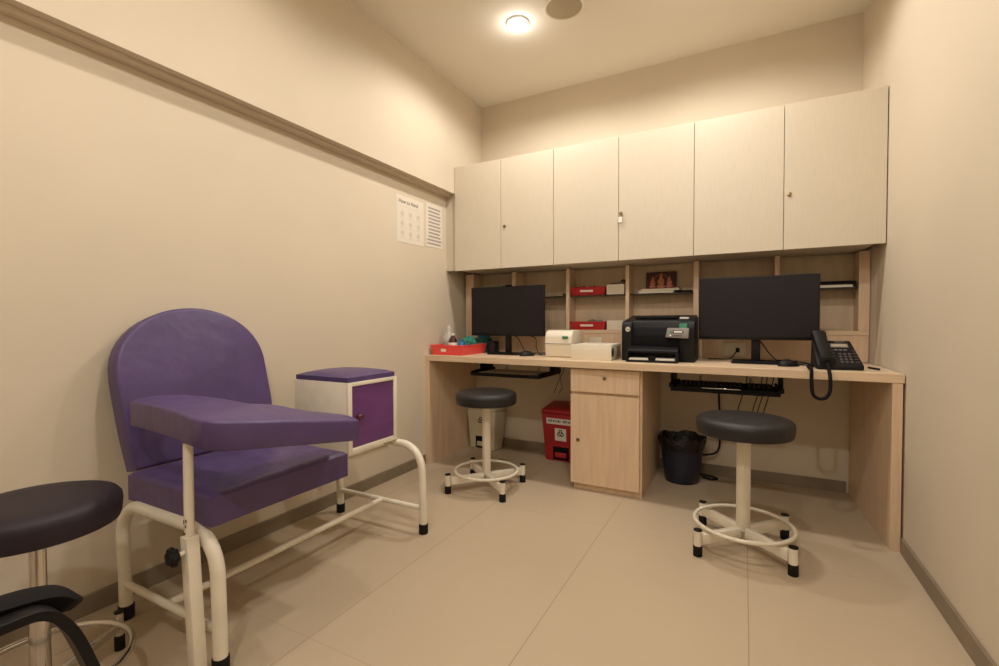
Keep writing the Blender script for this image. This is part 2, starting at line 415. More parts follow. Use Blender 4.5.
# backrest: arched slab leaning on the wall
def backrest(yc, hw, zb, ztop, thick, mt):
    # outline in (y, z'), z' along the slab
    Ht = ztop-zb; pts = []
    out = [(-hw*.925, 0), (-hw*.965, Ht*.2), (-hw*.99, Ht*.42), (-hw*1.0, Ht*.55)]
    for k in range(1, 24):
        a = PI-(PI*k/24)
        out.append((hw*1.0*math.cos(a), Ht*.57+Ht*.43*math.sin(a)**.92))
    out += [(hw*1.0, Ht*.55), (hw*1.02, Ht*.32), (hw*1.0, 0)]
    mb = MB().prism(out, 'x', 0, thick, .013, 4, True)
    lean = math.atan2(.115, Ht)
    # lean back: bottom forward
    Mx = Matrix.Translation((.112-CX, yc-CY, zb)) @ Matrix.Rotation(-lean, 4, 'Y')
    bmesh.ops.transform(mb.bm, matrix=Mx, verts=mb.bm.verts)
    return mb
br = backrest(-2.194, .270, .474, 1.03, .072, None).build('backrest', M['purple'], t)
for y in (-2.36, -2.02):
    MB().tube([L(.155, y, ZA), L(.125, y, .46), L(.09, y, .60), L(.055, y, .80)], .009, 10).build('back_support', M['white_paint'], t)
# armrest post + sleeve + knob
sl = MB(); sl.hexa([L(.616, -2.524, .012), L(.650, -2.524, .012), L(.650, -2.490, .012), L(.616, -2.490, .012),
                    L(.583, -2.522, .390), L(.617, -2.522, .390), L(.617, -2.488, .390), L(.583, -2.488, .390)], .003, 2)
slv = sl.build('armrest_sleeve', M['white_paint'], t)
MB().tube([L(.600, -2.505, .375), L(.592, -2.501, .50), L(.586, -2.497, .643)], .0125, 16).build('armrest_post', M['white_paint'], t)
kn = MB().cyl(L(.606, -2.545, .352), L(.606, -2.523, .352), .006, n=12).build('knob_stem', M['white_paint'], slv)
kb = MB()
kb.lathe([(0, -.011), (.017, -.011), (.021, -.006), (.021, .006), (.017, .011), (0, .011)], n=24)
for k in range(6):
    a = k*PI/3; kb.ball((.019*math.cos(a), .019*math.sin(a), 0), .0078, (1, 1, 1.25))
bmesh.ops.transform(kb.bm, matrix=Matrix.Translation(L(.606, -2.552, .352)) @ Matrix.Rotation(PI/2, 4, 'X'), verts=kb.bm.verts)
kb.build('knob', M['rubber'], slv)
chip = MB()
for k in range(9):
    z = .382+.006+random.random()*.05; a = -PI/2+random.uniform(-.6, .6); px_ = .5995+.0128*math.cos(a); py_ = -2.5045+.0128*math.sin(a)
    chip.ball(L(px_, py_, z), .0022, (1, .5, random.uniform(1, 2.4)))
chip.build('paint_chips', M['rust'], slv)
# arm pad: two joined slabs (along the side, then across the front, sloping down)
sec = [  # (outer edge xy, inner edge xy, z top)
    ((.232, -2.482), (.205, -2.352), .727), ((.30, -2.492), (.285, -2.342), .732), ((.40, -2.504), (.39, -2.335), .734), ((.50, -2.514), (.48, -2.332), .733), ((.60, -2.524), (.560, -2.332), .730),
    ((.672, -2.534), (.600, -2.325), .726), ((.715, -2.533), (.615, -2.305), .723), ((.752, -2.500), (.625, -2.270), .717), ((.766, -2.44), (.630, -2.235), .707),
    ((.771, -2.34), (.628, -2.19), .690), ((.770, -2.22), (.624, -2.12), .668), ((.765, -2.12), (.618, -2.05), .650), ((.762, -2.030), (.612, -1.990), .633)]
t1 = bmesh.new(); rows = []; nn = 8
for k, (o_, i_, z) in enumerate(sec):
    o_ = Vector(o_); i_ = Vector(i_); th = .080-.008*max(0, (k-7)/5); row = []
    wr = .0022*math.sin(k*2.3)
    for j in range(nn+1):
        f = j/nn; p_ = o_.lerp(i_, f); row.append((p_.x-CX, p_.y-CY, z+.006*math.sin(PI*f)**.6+wr*math.sin(PI*f)))
    for f in (1.0, 0.0):
        p_ = o_.lerp(i_, .02+.96*f); row.append((p_.x-CX, p_.y-CY, z-th))
    rows.append([t1.verts.new(c) for c in row])
for A, B in zip(rows, rows[1:]):
    n_ = len(A)
    for j in range(n_): t1.faces.new((A[j], A[(j+1) % n_], B[(j+1) % n_], B[j]))
t1.faces.new(rows[0][::-1]); t1.faces.new(rows[-1])
bmesh.ops.recalc_face_normals(t1, faces=t1.faces)
ee = [e for e in t1.edges if len(e.link_faces) == 2 and e.calc_face_angle(0) > math.radians(50)]
bmesh.ops.bevel(t1, geom=ee, offset=.007, segments=3, profile=.5, affect='EDGES')
ap = MB(); ap._merge(t1); apo = ap.build('arm_pad', M['purple'], t)
# side locker
bx0, bx1, by0, by1, bz0, bz1 = .165, .494, -1.822, -1.518, .422, .721
lk = MB()
a = L(bx0, by0, bz0); b_ = L(bx1, by1, bz1)
lk.box(a[0], b_[0]-.012, a[1], b_[1], bz0, bz1, .003)
locker = lk.build('side_locker', M['white_paint'], t)
# front frame
fw_ = .022
fr = MB()
fr.box(b_[0]-.0118, b_[0], a[1], a[1]+fw_, bz0, bz1, .002).box(b_[0]-.0118, b_[0], b_[1]-fw_, b_[1], bz0, bz1, .002)
fr.box(b_[0]-.0118, b_[0], a[1]+fw_, b_[1]-fw_, bz0, bz0+fw_, .002).box(b_[0]-.0118, b_[0], a[1]+fw_, b_[1]-fw_, bz1-.016, bz1, .002)
fr.build('door_frame', M['white_paint'], locker)
box(b_[0]-.0116, b_[0]-.004, a[1]+fw_+.001, b_[1]-fw_-.001, bz0+fw_+.001, bz1-.017, .001).build('door', M['purple_dark'], locker, False)
MB().cyl((b_[0]-.004, a[1]+fw_+.03, .575), (b_[0]+.008, a[1]+fw_+.03, .575), .006, n=14).ball((b_[0]+.015, a[1]+fw_+.03, .575), .0145, (.8, 1, 1)).build('knob', mat('dark_red_knob', (84, 26, 34), .25, coat=.4), locker)
ct = MB(); tc_ = bmesh.new()
# domed cushion on the locker
Nn = 14; g = {}
for i in range(Nn+1):
    for j in range(Nn+1):
        u, v = i/Nn, j/Nn; x = a[0]+.004+(b_[0]-a[0]-.014)*u; y = a[1]+.006+(b_[1]-a[1]-.012)*v
        g[i, j] = (tc_.verts.new((x, y, bz1+.021+.022*(math.sin(PI*u)*math.sin(PI*v))**.35)), tc_.verts.new((x, y, bz1+.001)))
for i in range(Nn):
    for j in range(Nn):
        tc_.faces.new((g[i, j][0], g[i+1, j][0], g[i+1, j+1][0], g[i, j+1][0])); tc_.faces.new((g[i, j+1][1], g[i+1, j+1][1], g[i+1, j][1], g[i, j][1]))
    for q in ((g[i, 0][0], g[i, 0][1], g[i+1, 0][1], g[i+1, 0][0]), (g[i, Nn][0], g[i+1, Nn][0], g[i+1, Nn][1], g[i, Nn][1]), (g[0, i][0], g[0, i+1][0], g[0, i+1][1], g[0, i][1]), (g[Nn, i][0], g[Nn, i][1], g[Nn, i+1][1], g[Nn, i+1][0])):
        tc_.faces.new(q)
bmesh.ops.recalc_face_normals(tc_, faces=tc_.faces)
ct._merge(tc_); ct.build('cushion', M['purple'], locker)

# ------------------------------------------------------------------ office chair at the lower left corner (only an arm reaches the frame)
t = thing('office_chair', 'black office chair, one curved padded armrest showing before the plum stool', 'chair', (1.29, -3.30, 0))
def O(x, y, z): return (x-1.29, y+3.30, z)
MB().box(-.22, .22, -.23, .20, .43, .485, .02, 3).build('seat', M['black_vinyl'], t)
MB().box(-.20, .20, -.31, -.255, .56, .95, .02, 3).build('backrest', M['black_vinyl'], t)
MB().box(-.03, .03, -.3, -.27, .42, .6, .004).box(-.03, .03, -.3, -.05, .405, .425, .004).build('back_bracket', M['black'], t)
def arm(sx):
    xx = 1.0 if sx < 0 else 1.58
    path = smooth_path([(xx, -3.36, .572), (xx, -3.2, .580), (xx, -3.05, .580), (xx, -2.975, .574), (xx, -2.935, .568), (xx, -2.908, .557), (xx, -2.884, .532)], 5)
    t2 = bmesh.new(); rows = []
    for i, p_ in enumerate(path):
        d = (path[min(i+1, len(path)-1)]-path[max(i-1, 0)]).normalized(); n_ = Vector((1, 0, 0)).cross(d).normalized()
        if n_.z < 0: n_ = -n_
        e = 1 if 1 < i < len(path)-3 else (.8 if i in (1, len(path)-3) else .68 if i == len(path)-2 else .45)
        row = []
        for (u, v) in ((-.024, -.014), (-.027, -.004), (-.022, -.0), (-.012, .003), (.012, .003), (.022, 0), (.027, -.004), (.024, -.014), (.018, -.028), (-.018, -.028)):
            row.append(t2.verts.new(Vector(O(p_.x+u*e, p_.y, p_.z))+n_*v*e))
        rows.append(row)
    for A, B in zip(rows, rows[1:]):
        for j in range(10): t2.faces.new((A[j], A[(j+1) % 10], B[(j+1) % 10], B[j]))
    t2.faces.new(rows[0]); t2.faces.new(rows[-1][::-1]); bmesh.ops.recalc_face_normals(t2, faces=t2.faces)
    mb = MB(); mb._merge(t2); ar = mb.build('arm_pad', M['black_matt'], t)
    for p_ in ar.data.polygons: p_.use_smooth = True
    sgn = 1 if sx < 0 else -1
    pth = smooth_path([(xx+.035*sgn, -3.34, .535), (xx+.035*sgn, -3.1, .552), (xx+.036*sgn, -2.985, .555), (xx+.038*sgn, -2.945, .552), (xx+.038*sgn, -2.922, .528), (xx+.040*sgn, -2.905, .49), (xx+.042*sgn, -2.885, .42), (xx+.05*sgn, -2.885, .385), (xx+.075*sgn, -2.95, .372), (xx+.11*sgn, -3.12, .40), (xx+.14*sgn, -3.2, .425)], 5)
    t3 = bmesh.new(); rows = []
    for i, p_ in enumerate(pth):
        d = (pth[min(i+1, len(pth)-1)]-pth[max(i-1, 0)]).normalized(); n_ = Vector((1, 0, 0)).cross(d).normalized()
        w_ = .017
        rows.append([t3.verts.new(Vector(O(p_.x+u, p_.y, p_.z))+n_*v) for u, v in ((-w_, -.007), (w_, -.007), (w_, .007), (-w_, .007))])
    for A, B in zip(rows, rows[1:]):
        for j in range(4): t3.faces.new((A[j], A[(j+1) % 4], B[(j+1) % 4], B[j]))
    t3.faces.new(rows[0]); t3.faces.new(rows[-1][::-1]); bmesh.ops.recalc_face_normals(t3, faces=t3.faces)
    bmesh.ops.bevel(t3, geom=t3.edges[:], offset=.0008, segments=1, affect='EDGES')
    mb = MB(); mb._merge(t3); mb.build('arm_bracket', M['black'], t)
arm(-1); arm(1)
MB().cyl((0, 0, .09), (0, 0, .43), .025, n=20).build('gas_column', M['black'], t)
for k in range(5):
    a = 2*PI*k/5+.3; ca, sa = math.cos(a), math.sin(a)
    lg = MB().tube([(0, 0, .10), (.27*ca, .27*sa, .075)], .015, 10).build('leg', M['black'], t)
    MB().cyl((.27*ca-.012*sa, .27*sa+.012*ca, .026), (.27*ca+.012*sa, .27*sa-.012*ca, .026), .026, n=18, bev=.003).cyl((.27*ca, .27*sa, .03), (.27*ca, .27*sa, .075), .006, n=8).build('castor', M['rubber'], lg)

# ------------------------------------------------------------------ monitors
def monitor(label, x, y, w, h, zb, rz):
    t = thing('monitor', label, 'monitor', (x, y, .7505), rz, 'black monitors on the desk')
    z0 = zb-.7505
    c = MB().box(-w/2, w/2, -.012, .006, z0, z0+h, .003).box(-w*.3, w*.3, .006, .035, z0+h*.2, z0+h*.75, .008)
    c.build('casing', M['black'], t)
    box(-w/2+.006, w/2-.006, -.0132, -.0118, z0+.016, z0+h-.006).build('screen', M['screen'], t, False)
    MB().box(-.022, .022, .012, .03, .008, z0+h*.35, .003).build('neck', M['black'], t)
    MB().box(-.115, .115, -.085, .085, 0, .010, .003).build('base', M['black_matt'], t)
    return t
monitor('left black monitor, switched off, beside the red tray of bottles', .479, -.34, .572, .344, .878, math.radians(-1))
monitor('right black monitor, switched off, between the printer and the phone', 1.995, -.385, .562, .340, .874, math.radians(-.8))
# ------------------------------------------------------------------ mice
def mouse(label, x, y, rz, cord):
    t = thing('mouse', label, 'mouse', (x, y, .7505), rz, 'black computer mice')
    t2 = bmesh.new(); bmesh.ops.create_uvsphere(t2, u_segments=20, v_segments=14, radius=1)
    for v in t2.verts:
        v.co.x *= .032; v.co.y *= .055; v.co.z = max(0, v.co.z)*.034*(1-.18*v.co.y/.055) if v.co.z > 0 else 0
    mb = MB(); mb._merge(t2); b1 = mb.build('body', M['black'], t)
    MB().cyl((-.004, .028, .0285), (.004, .028, .0285), .0055, n=12).build('wheel', M['grey'], t)
    MB().tube(smooth_path(cord, 6), .0019, 6).build('cord', M['black_matt'], t)
    return t
mouse('black mouse between the left monitor base and the label printer', .672, -.43, math.radians(-40), [(0, .05, .006), (.01, .12, .003), (-.05, .19, .003), (-.12, .23, .003), (-.16, .2, .003)])
mouse('black mouse between the right monitor base and the phone', 2.135, -.525, math.radians(-55), [(0, .05, .006), (.02, .1, .003), (.09, .13, .003), (.13, .09, .003), (.14, .03, .003)])

# ------------------------------------------------------------------ cables
def cable(label, pts, r=.0028, group=None):
    o = MB().tube(smooth_path(pts, 8), r, 8).build('cable', M['rubber'], None)
    tag(o, label, 'cable', group); return o
ZT = .7535
cable('thin black cable looping from behind the left monitor to the desk', [(.56, -.30, .90), (.60, -.25, .88), (.655, -.25, .86), (.67, -.27, .80), (.71, -.30, ZT), (.77, -.25, ZT)])
cable('short black cable dropping behind the neck of the left monitor', [(.50, -.295, .885), (.53, -.27, .86), (.56, -.26, .80), (.60, -.26, ZT+.002), (.64, -.21, ZT)], .0028)
cable('black cable hanging below the right monitor towards its mouse', [(1.98, -.335, .89), (2.02, -.30, .86), (2.06, -.30, .80), (2.11, -.32, ZT+.002), (2.17, -.30, ZT)], .0032)
cable('black cable coiled on the desk between mouse and phone', [(2.10, -.34, ZT+.004), (2.17, -.40, ZT), (2.24, -.36, ZT), (2.2, -.28, ZT), (2.12, -.27, ZT+.002), (2.1, -.22, ZT+.003), (2.20, -.20, ZT)], .003)
cable('black cable from the wall socket down to the desk', [(1.905, -.172, .803), (1.895, -.20, .79), (1.86, -.21, ZT+.003), (1.75, -.22, ZT)], .003)
cable('black cable running flat along the desk beside the label printer', [(.60, -.20, ZT), (.68, -.18, ZT+.001), (.76, -.20, ZT+.004), (.80, -.18, ZT)], .003)
for k, (x, dx, lab) in enumerate(((.925, .03, 'left strand of the crossed thin cables beside the pedestal'), (.975, -.05, 'right strand of the crossed thin cables beside the pedestal'))):
    cable(lab, [(x-.05, -.40, .705), (x-.05+.2*dx, -.40, .66), (x-.05+.8*dx, -.41+.01*k, .60), (x-.05+dx, -.40-.03*k, .55), (x-.05+dx*.9-.02, -.40-.03*k, .515)], .0022, 'thin cables hanging beside the pedestal')
for k, (x, z, lab) in enumerate(((1.93, .36, 'leftmost thin cable hanging under the right keyboard tray'), (2.005, .34, 'second cable from the left hanging under the right keyboard tray'), (2.03, .33, 'third cable from the left hanging under the right keyboard tray'), (2.06, .35, 'rightmost thin cable hanging under the right keyboard tray'))):
    cable(lab, [(x+.03, -.235, .70), (x+.02, -.24, .62), (x, -.235, .54), (x-.02, -.23, .46), (x-.03, -.22, z)], .0026, 'cables hanging under the right keyboard tray')
cable('black cable looping down the wall to the floor beside the waste basket', [(1.80, -.05, .60), (1.81, -.03, .30), (1.80, -.05, .17), (1.73, -.07, .14), (1.66, -.05, .14)], .006)
cable('black cable end lying in a loop on the floor behind the waste basket', [(1.60, -.05, .012), (1.70, -.06, .010), (1.77, -.07, .008), (1.80, -.10, .008), (1.77, -.13, .008), (1.72, -.10, .008)], .006)

# ------------------------------------------------------------------ keyboard trays
def ktray(label, x0, x1, y0, y1, z, grey):
    t = thing('keyboard_tray', label, 'keyboard tray', ((x0+x1)/2, (y0+y1)/2, z), 0, 'pull-out keyboard trays under the desk')
    w = (x1-x0)/2; d = (y1-y0)/2
    MB().box(-w, w, -d, d, 0, .012, .003).box(-w, w, -d, -d+.012, .012, .022, .003).box(-w, -w+.012, -d+.012, d, .012, .03, .002).box(w-.012, w, -d+.012, d, .012, .03, .002).build('tray', M['black_matt'], t)
    for s_ in (-1, 1):
        x = s_*(w+.012)
        MB().box(x-.008, x+.008, -d+.09, d, .006, .03, .002).box(x-.008, x+.008, -d+.16, d, .03, .711-z, .002).build('runner', M['black'], t)
    for s_ in (-.5, .5):
        MB().box(s_*w-.008, s_*w+.008, d-.05, d-.042, .0125, .711-z, .001).build('bracket', M['white_paint'], t)
    if grey: box(-w+.03, w-.05, -d+.014, d-.08, .0125, .018, .002).build('mat', M['ivory'], t)
    return t
ktray('left keyboard tray holding a grey mat, under the left monitor', .335, .83, -.60, -.27, .622, True)
ktray('right keyboard tray holding a black keyboard, under the right monitor', 1.592, 2.10, -.60, -.27, .603, False)
t = thing('keyboard', 'black keyboard with white legends on the right keyboard tray', 'keyboard', (1.845, -.515, .6155))
MB().hexa([(-.225, -.068, 0), (.225, -.068, 0), (.225, .07, 0), (-.225, .07, 0), (-.225, -.068, .014), (.225, -.068, .014), (.225, .07, .030), (-.225, .07, .030)], .003).build('body', M['black_matt'], t)
kk = MB(); kn2 = MB(); kl = MB()
for r_ in range(5):
    for c_ in range(20):
        if c_ in (14,): continue
        x = -.212+c_*.0215; y = -.045+r_*.0215; z = .0165+(y+.068)*.116
        (kk if c_ < 14 else kn2).box(x, x+.018, y, y+.017, z-.002, z+.005, .002, 1)
        kl.box(x+.005, x+.012, y+.004, y+.010, z+.0051, z+.0054)
kk.build('letter_keys', M['black'], t); kn2.build('number_pad', M['black'], t); kl.build('legends', M['papergrey'], t, False)
box(-.10, .08, -.0705, -.0682, .004, .012, .0008).build('front_strip', M['chrome'], t)

# ------------------------------------------------------------------ printer
t = thing('laser_printer', 'black laser printer with open paper tray and small grey control panel', 'printer', (1.507, -.40, .7505))
x0, x1 = -.188, .193
pb = MB().prism([(-.105, .004), (-.105, .17), (-.094, .222), (-.08, .232), (.12, .262), (.128, .252), (.128, .004)], 'x', x0+.004, x1-.004, .004, 2)
pb.build('body', M['black'], t)
MB().prism([(-.122, 0), (-.122, .19), (-.114, .215), (-.10, .226), (.1, .252), (.1, 0)], 'x', x0-.006, x0+.052, .006, 3).build('side_cover', M['black'], t)
MB().prism([(-.118, 0), (-.118, .19), (-.11, .215), (-.096, .226), (.1, .252), (.1, 0)], 'x', x1-.075, x1+.004, .006, 3).build('side_cover', M['black'], t)
MB().prism([(-.113, .065), (-.113, .145), (-.098, .2), (-.094, .2), (-.094, .065)], 'x', x0+.05, x1-.08, .002).build('front_cover', M['black_matt'], t)
MB().box(x0+.06, x1-.09, -.06, .07, .240, .249, .002).build('output_slot', M['black_matt'], t)
pt = MB().box(x0+.038, x1-.072, -.215, -.106, .0, .012, .003).box(x0+.038, x0+.048, -.21, -.106, .012, .055, .003).box(x1-.082, x1-.072, -.21, -.106, .012, .055, .003)
pt.hexa([(x0+.04, -.185, .052), (x1-.074, -.185, .052), (x1-.074, -.123, .058), (x0+.04, -.123, .058), (x0+.04, -.185, .066), (x1-.074, -.185, .066), (x1-.074, -.123, .088), (x0+.04, -.123, .088)], .004)
ptr = pt.build('paper_tray', M['black'], t)
box(x0+.055, x1-.088, -.205, -.11, .0125, .021).build('paper', M['paper'], ptr, False)
MB().box(-.03, .008, -.214, -.19, .013, .034, .003).build('paper_guide', M['black_matt'], ptr)
pn = MB().hexa([(.050, -.150, .136), (.168, -.150, .131), (.168, -.118, .131), (.050, -.118, .136), (.058, -.132, .188), (.170, -.132, .188), (.170, -.11, .188), (.058, -.11, .188)], .004)
pno = pn.build('control_panel', M['grey'], t)
def onp(xa, xb, za, zb, mt, nm):
    f = lambda z: -.150+(z-.133)*(.018/.052)
    MB().hexa([(xa, f(za)-.003, za), (xb, f(za)-.003, za), (xb, f(za)+.004, za), (xa, f(za)+.004, za), (xa, f(zb)-.003, zb), (xb, f(zb)-.003, zb), (xb, f(zb)+.004, zb), (xa, f(zb)+.004, zb)]).build(nm, mt, pno, False)
onp(0.088, 0.142, 0.1600, 0.1740, M['ink'], 'display_bezel'); 
def onq(xa, xb, za, zb, mt, nm):
    f = lambda z: -.150+(z-.133)*(.018/.052)
    MB().hexa([(xa, f(za)-.004, za), (xb, f(za)-.004, za), (xb, f(za)-.002, za), (xa, f(za)-.002, za), (xa, f(zb)-.004, zb), (xb, f(zb)-.004, zb), (xb, f(zb)-.002, zb), (xa, f(zb)-.002, zb)]).build(nm, mt, pno, False)
onq(0.094, 0.136, 0.1635, 0.1705, M['paper'], 'display')
onq(0.072, 0.084, 0.1610, 0.1730, M['green'], 'button'); onq(0.072, 0.080, 0.1440, 0.1520, M['paper'], 'button')
for k in range(4): onq(.092+k*.012, .099+k*.012, .144, .150, M['ink'], 'button')
MB().prism([(-.125, .185), (-.119, .212), (-.110, .212), (-.118, .185)], 'x', .118, .158).build('green_sticker', M['green'], t, False)
MB().box(.112, .158, -.045, -.005, .2385, .2475, .001, mtx=None).build('white_sticker', M['white'], t, False)
lg = MB().cyl((x0+.030, -.1245, .180), (x0+.030, -.121, .180), .0135, n=28).build('logo_badge', M['ivory'], t)
text('logo_lettering', 'hp', .019, (x0+.030, -.1249, .180), FRONT, M['ink'], lg, shear=.3)

# ------------------------------------------------------------------ label printer
t = thing('label_printer', 'small white label printer with rounded top and green badge', 'label printer', (.905, -.36, .7505))
MB().prism([(-.10, .002), (-.108, .08), (-.104, .135), (-.085, .163), (-.055, .172), (.06, .170), (.105, .15), (.115, .11), (.115, .002)], 'x', -.092, .088, .008, 3).build('body', M['ivory'], t)
MB().box(-.088, .082, -.1095, -.10, .084, .0865).build('seam', M['ink'], t, False)
MB().box(.026, .064, -.1125, -.1, .118, .134, .001).build('badge', M['green'], t)
for x in (-.055, .045): MB().box(x-.012, x+.01, .0, .02, .1715, .1735, .0008).build('button', M['grey'], t)
# white box
t = thing('white_carton', 'long low white box with a dark side opening beside the label printer', 'box', (1.153, -.45, .7505), math.radians(2))
MB().box(-.118, .110, -.148, .148, 0, .090, .003).build('body', M['ivory'], t)
MB().box(-.122, .113, -.150, -.1482, .0, .092, .0006).build('front_flap', M['ivory'], t)
MB().cyl((.1102, -.095, .045), (.1118, -.095, .045), .028, n=28).build('round_opening', M['ink'], t)
MB().box(.1102, .1112, .02, .12, .012, .075).build('side_panel', M['pale'], t)

# ------------------------------------------------------------------ phone
t = thing('desk_phone', 'black corded desk phone with keypad at the right end of the desk', 'telephone', (2.325, -.55, .7505), math.radians(2))
MB().hexa([(-.09, -.09, 0), (.088, -.09, 0), (.078, .10, 0), (-.09, .10, 0), (-.09, -.09, .022), (.088, -.09, .022), (.066, .075, .13), (-.09, .075, .13)], .007, 3).build('body', M['black'], t)
sl_ = math.atan2(.108, .165)
def onph(name, xa, xb, va, vb, mt, h=.003, par=None, bev=.001):
    """on the sloped face; v = 0 at the front edge .. .197 at the top edge"""
    mb = MB().box(xa, xb, va, vb, 0, h, bev)
    bmesh.ops.transform(mb.bm, matrix=Matrix.Translation((0, -.09, .0215)) @ Matrix.Rotation(sl_, 4, 'X'), verts=mb.bm.verts)
    return mb.build(name, mt, par or t)
onph('display', -.02, .05, .135, .165, M['grey'], .004); onph('display_screen', -.015, .045, .14, .160, M['pale'], .0046)
onph('brand_strip', .0, .04, .178, .183, M['grey'], .0035)
for r_ in range(4):
    for c_ in range(3):
        onph('key', .004+c_*.018, .015+c_*.018, .018+r_*.02, .029+r_*.02, M['keygrey'], .004)
for r_ in range(5):
    onph('function_key', -.026, -.012, .02+r_*.022, .026+r_*.022, M['keygrey'], .004); onph('function_key', .060, .073, .02+r_*.022, .025+r_*.022, M['keygrey'], .004)
for k in range(3): onph('function_key', -.008+k*.018, .004+k*.018, .112, .12, M['grey'], .004)
hs = MB()
pts = smooth_path([(-.050, -.105, .034), (-.051, -.07, .056), (-.056, .0, .104), (-.060, .05, .144), (-.062, .078, .160)], 5)
t4 = bmesh.new(); rows = []
for i, p_ in enumerate(pts):
    f = i/(len(pts)-1); w_ = .027+.006*abs(2*f-1)**2; h_ = .014+.010*abs(2*f-1)**3
    d = (pts[min(i+1, len(pts)-1)]-pts[max(i-1, 0)]).normalized(); n_ = Vector((1, 0, 0)).cross(d)
    rows.append([t4.verts.new(p_+Vector((w_*math.copysign(abs(math.cos(a))**.6, math.cos(a)), 0, 0))+n_*(h_*math.copysign(abs(math.sin(a))**.7, math.sin(a)))) for a in [2*PI*k/16+.01 for k in range(16)]])
for A, B in zip(rows, rows[1:]):
    for j in range(16): t4.faces.new((A[j], A[(j+1) % 16], B[(j+1) % 16], B[j]))
t4.faces.new(rows[0]); t4.faces.new(rows[-1][::-1]); bmesh.ops.recalc_face_normals(t4, faces=t4.faces)
bmesh.ops.bevel(t4, geom=[e for e in t4.edges if any(len(f.verts) == 16 for f in e.link_faces)], offset=.006, segments=3, affect='EDGES')
hs._merge(t4); hs.build('handset', M['black'], t)
base = smooth_path([(-.054, -.10, .035), (-.054, -.125, .02), (-.058, -.20, -.02), (-.060, -.214, -.08), (-.075, -.216, -.112), (-.10, -.216, -.118), (-.122, -.214, -.10), (-.127, -.206, -.04), (-.127, -.198, .010), (-.127, -.12, .012), (-.12, -.07, .012), (-.10, -.05, .012)], 10)
MB().tube(base, .0075, 10).build('coiled_cord', M['black_matt'], t)
# pen
o = MB().cyl((2.455, -.50, .7555), (2.478, -.585, .7555), .0045, n=12, bev=.001).build('pen', M['rubber']); tag(o, 'short black pen lying on the desk right of the phone', 'pen')

# ------------------------------------------------------------------ wall sockets on the lower panel
t = thing('wall_socket', 'small white socket plate behind the white box', 'socket', (1.055, -SD+.0035, .84))
MB().box(-.045, .045, -.008, 0, -.035, .03, .003).build('plate', M['ivory'], t); MB().box(-.012, .012, -.011, -.008, -.012, .012, .002).build('switch', M['ivory'], t)
t = thing('wall_socket', 'double white socket plate under the right monitor', 'socket', (1.888, -SD+.0035, .808))
MB().box(-.06, .06, -.008, 0, -.04, .04, .003).build('plate', M['ivory'], t)
for x in (.008,): MB().box(x, x+.02, -.02, -.008, -.016, .010, .003).build('plug', M['black'], t)

# ------------------------------------------------------------------ red desk tray and its contents
def tray(name, label, w, d, h, mt, loc, rz, lip=.006, group=None):
    t = thing(name, label, 'tray', loc, rz, group)
    mb = MB(); th = .003; fl = .012
    a = (w/2-fl, d/2-fl); b_ = (w/2, d/2)
    mb.box(-a[0], a[0], -a[1], a[1], 0, th)
    c4 = [(-1, -1), (1, -1), (1, 1), (-1, 1)]
    for k in range(4):
        s0, s1 = c4[k], c4[(k+1) % 4]
        p = [(s0[0]*a[0], s0[1]*a[1], 0), (s1[0]*a[0], s1[1]*a[1], 0)]
        q = [(s0[0]*b_[0], s0[1]*b_[1], h), (s1[0]*b_[0], s1[1]*b_[1], h)]
        ii = [(s0[0]*(a[0]-th), s0[1]*(a[1]-th), 0), (s1[0]*(a[0]-th), s1[1]*(a[1]-th), 0)]
        jj_ = [(s0[0]*(b_[0]-th), s0[1]*(b_[1]-th), h), (s1[0]*(b_[0]-th), s1[1]*(b_[1]-th), h)]
        mb.hexa([p[0], p[1], ii[1], ii[0], q[0], q[1], jj_[1], jj_[0]])
    pts = [(s[0]*(b_[0]), s[1]*(b_[1]), h) for s in c4]
    for k in range(4):
        A = Vector(pts[k]); B = Vector(pts[(k+1) % 4]); mb.tube([A, B], lip/2, 8)
    mb.build('tray_body', mt, t)
    return t
tr = tray('desk_tray', 'bright red tray with bottles at the left end of the desk', .262, .33, .066, M['coral'], (.147, -.44, .7505), 0)
MB().hexa([(-.045, -.159, .022), (-.005, -.159, .022), (-.005, -.156, .022), (-.045, -.156, .022), (-.045, -.1635, .042), (-.005, -.1635, .042), (-.005, -.16, .042), (-.045, -.16, .042)]).build('label', M['white'], tr, False)
TZ = .7545
t = thing('spray_bottle', 'clear plastic bottle with blue-green liquid in the red tray', 'bottle', (.080, -.470, TZ))
MB().lathe([(.036, .001), (.043, .010), (.044, .095), (.040, .120), (.020, .150), (.017, .165)], n=32).build('body', M['jug'], t)
MB().lathe([(0, .003), (.034, .003), (.0415, .012), (.0425, .085), (0, .085)], n=32).build('liquid', M['liquid'], t)
MB().lathe([(0, .1655), (.018, .1655), (.018, .18), (.009, .186), (.009, .205), (0, .205)], n=24).build('cap', M['jug'], t)
t = thing('brown_bottle', 'small dark brown glass bottle with cream label in the red tray', 'bottle', (.152, -.53, TZ))
MB().lathe([(0, 0), (.030, 0), (.032, .006), (.032, .085), (.025, .106), (.013, .120), (.013, .128), (0, .128)], n=32).build('body', M['amber'], t)
MB().lathe([(0, .1285), (.0145, .1285), (.0145, .145), (0, .145)], n=20).build('cap', M['ivory'], t)
MB().lathe([(.0323, .03), (.0327, .03), (.0327, .080), (.0323, .080)], n=32).build('label', M['white'], t)
o = MB().lathe([(0, 0), (.024, 0), (.026, .005), (.026, .07), (.02, .082), (.012, .084), (.012, .1), (0, .1)], n=24).build('jar', M['blue']); o.location = (.213, -.515, TZ); tag(o, 'blue capped jar right of the brown bottle in the red tray', 'jar')
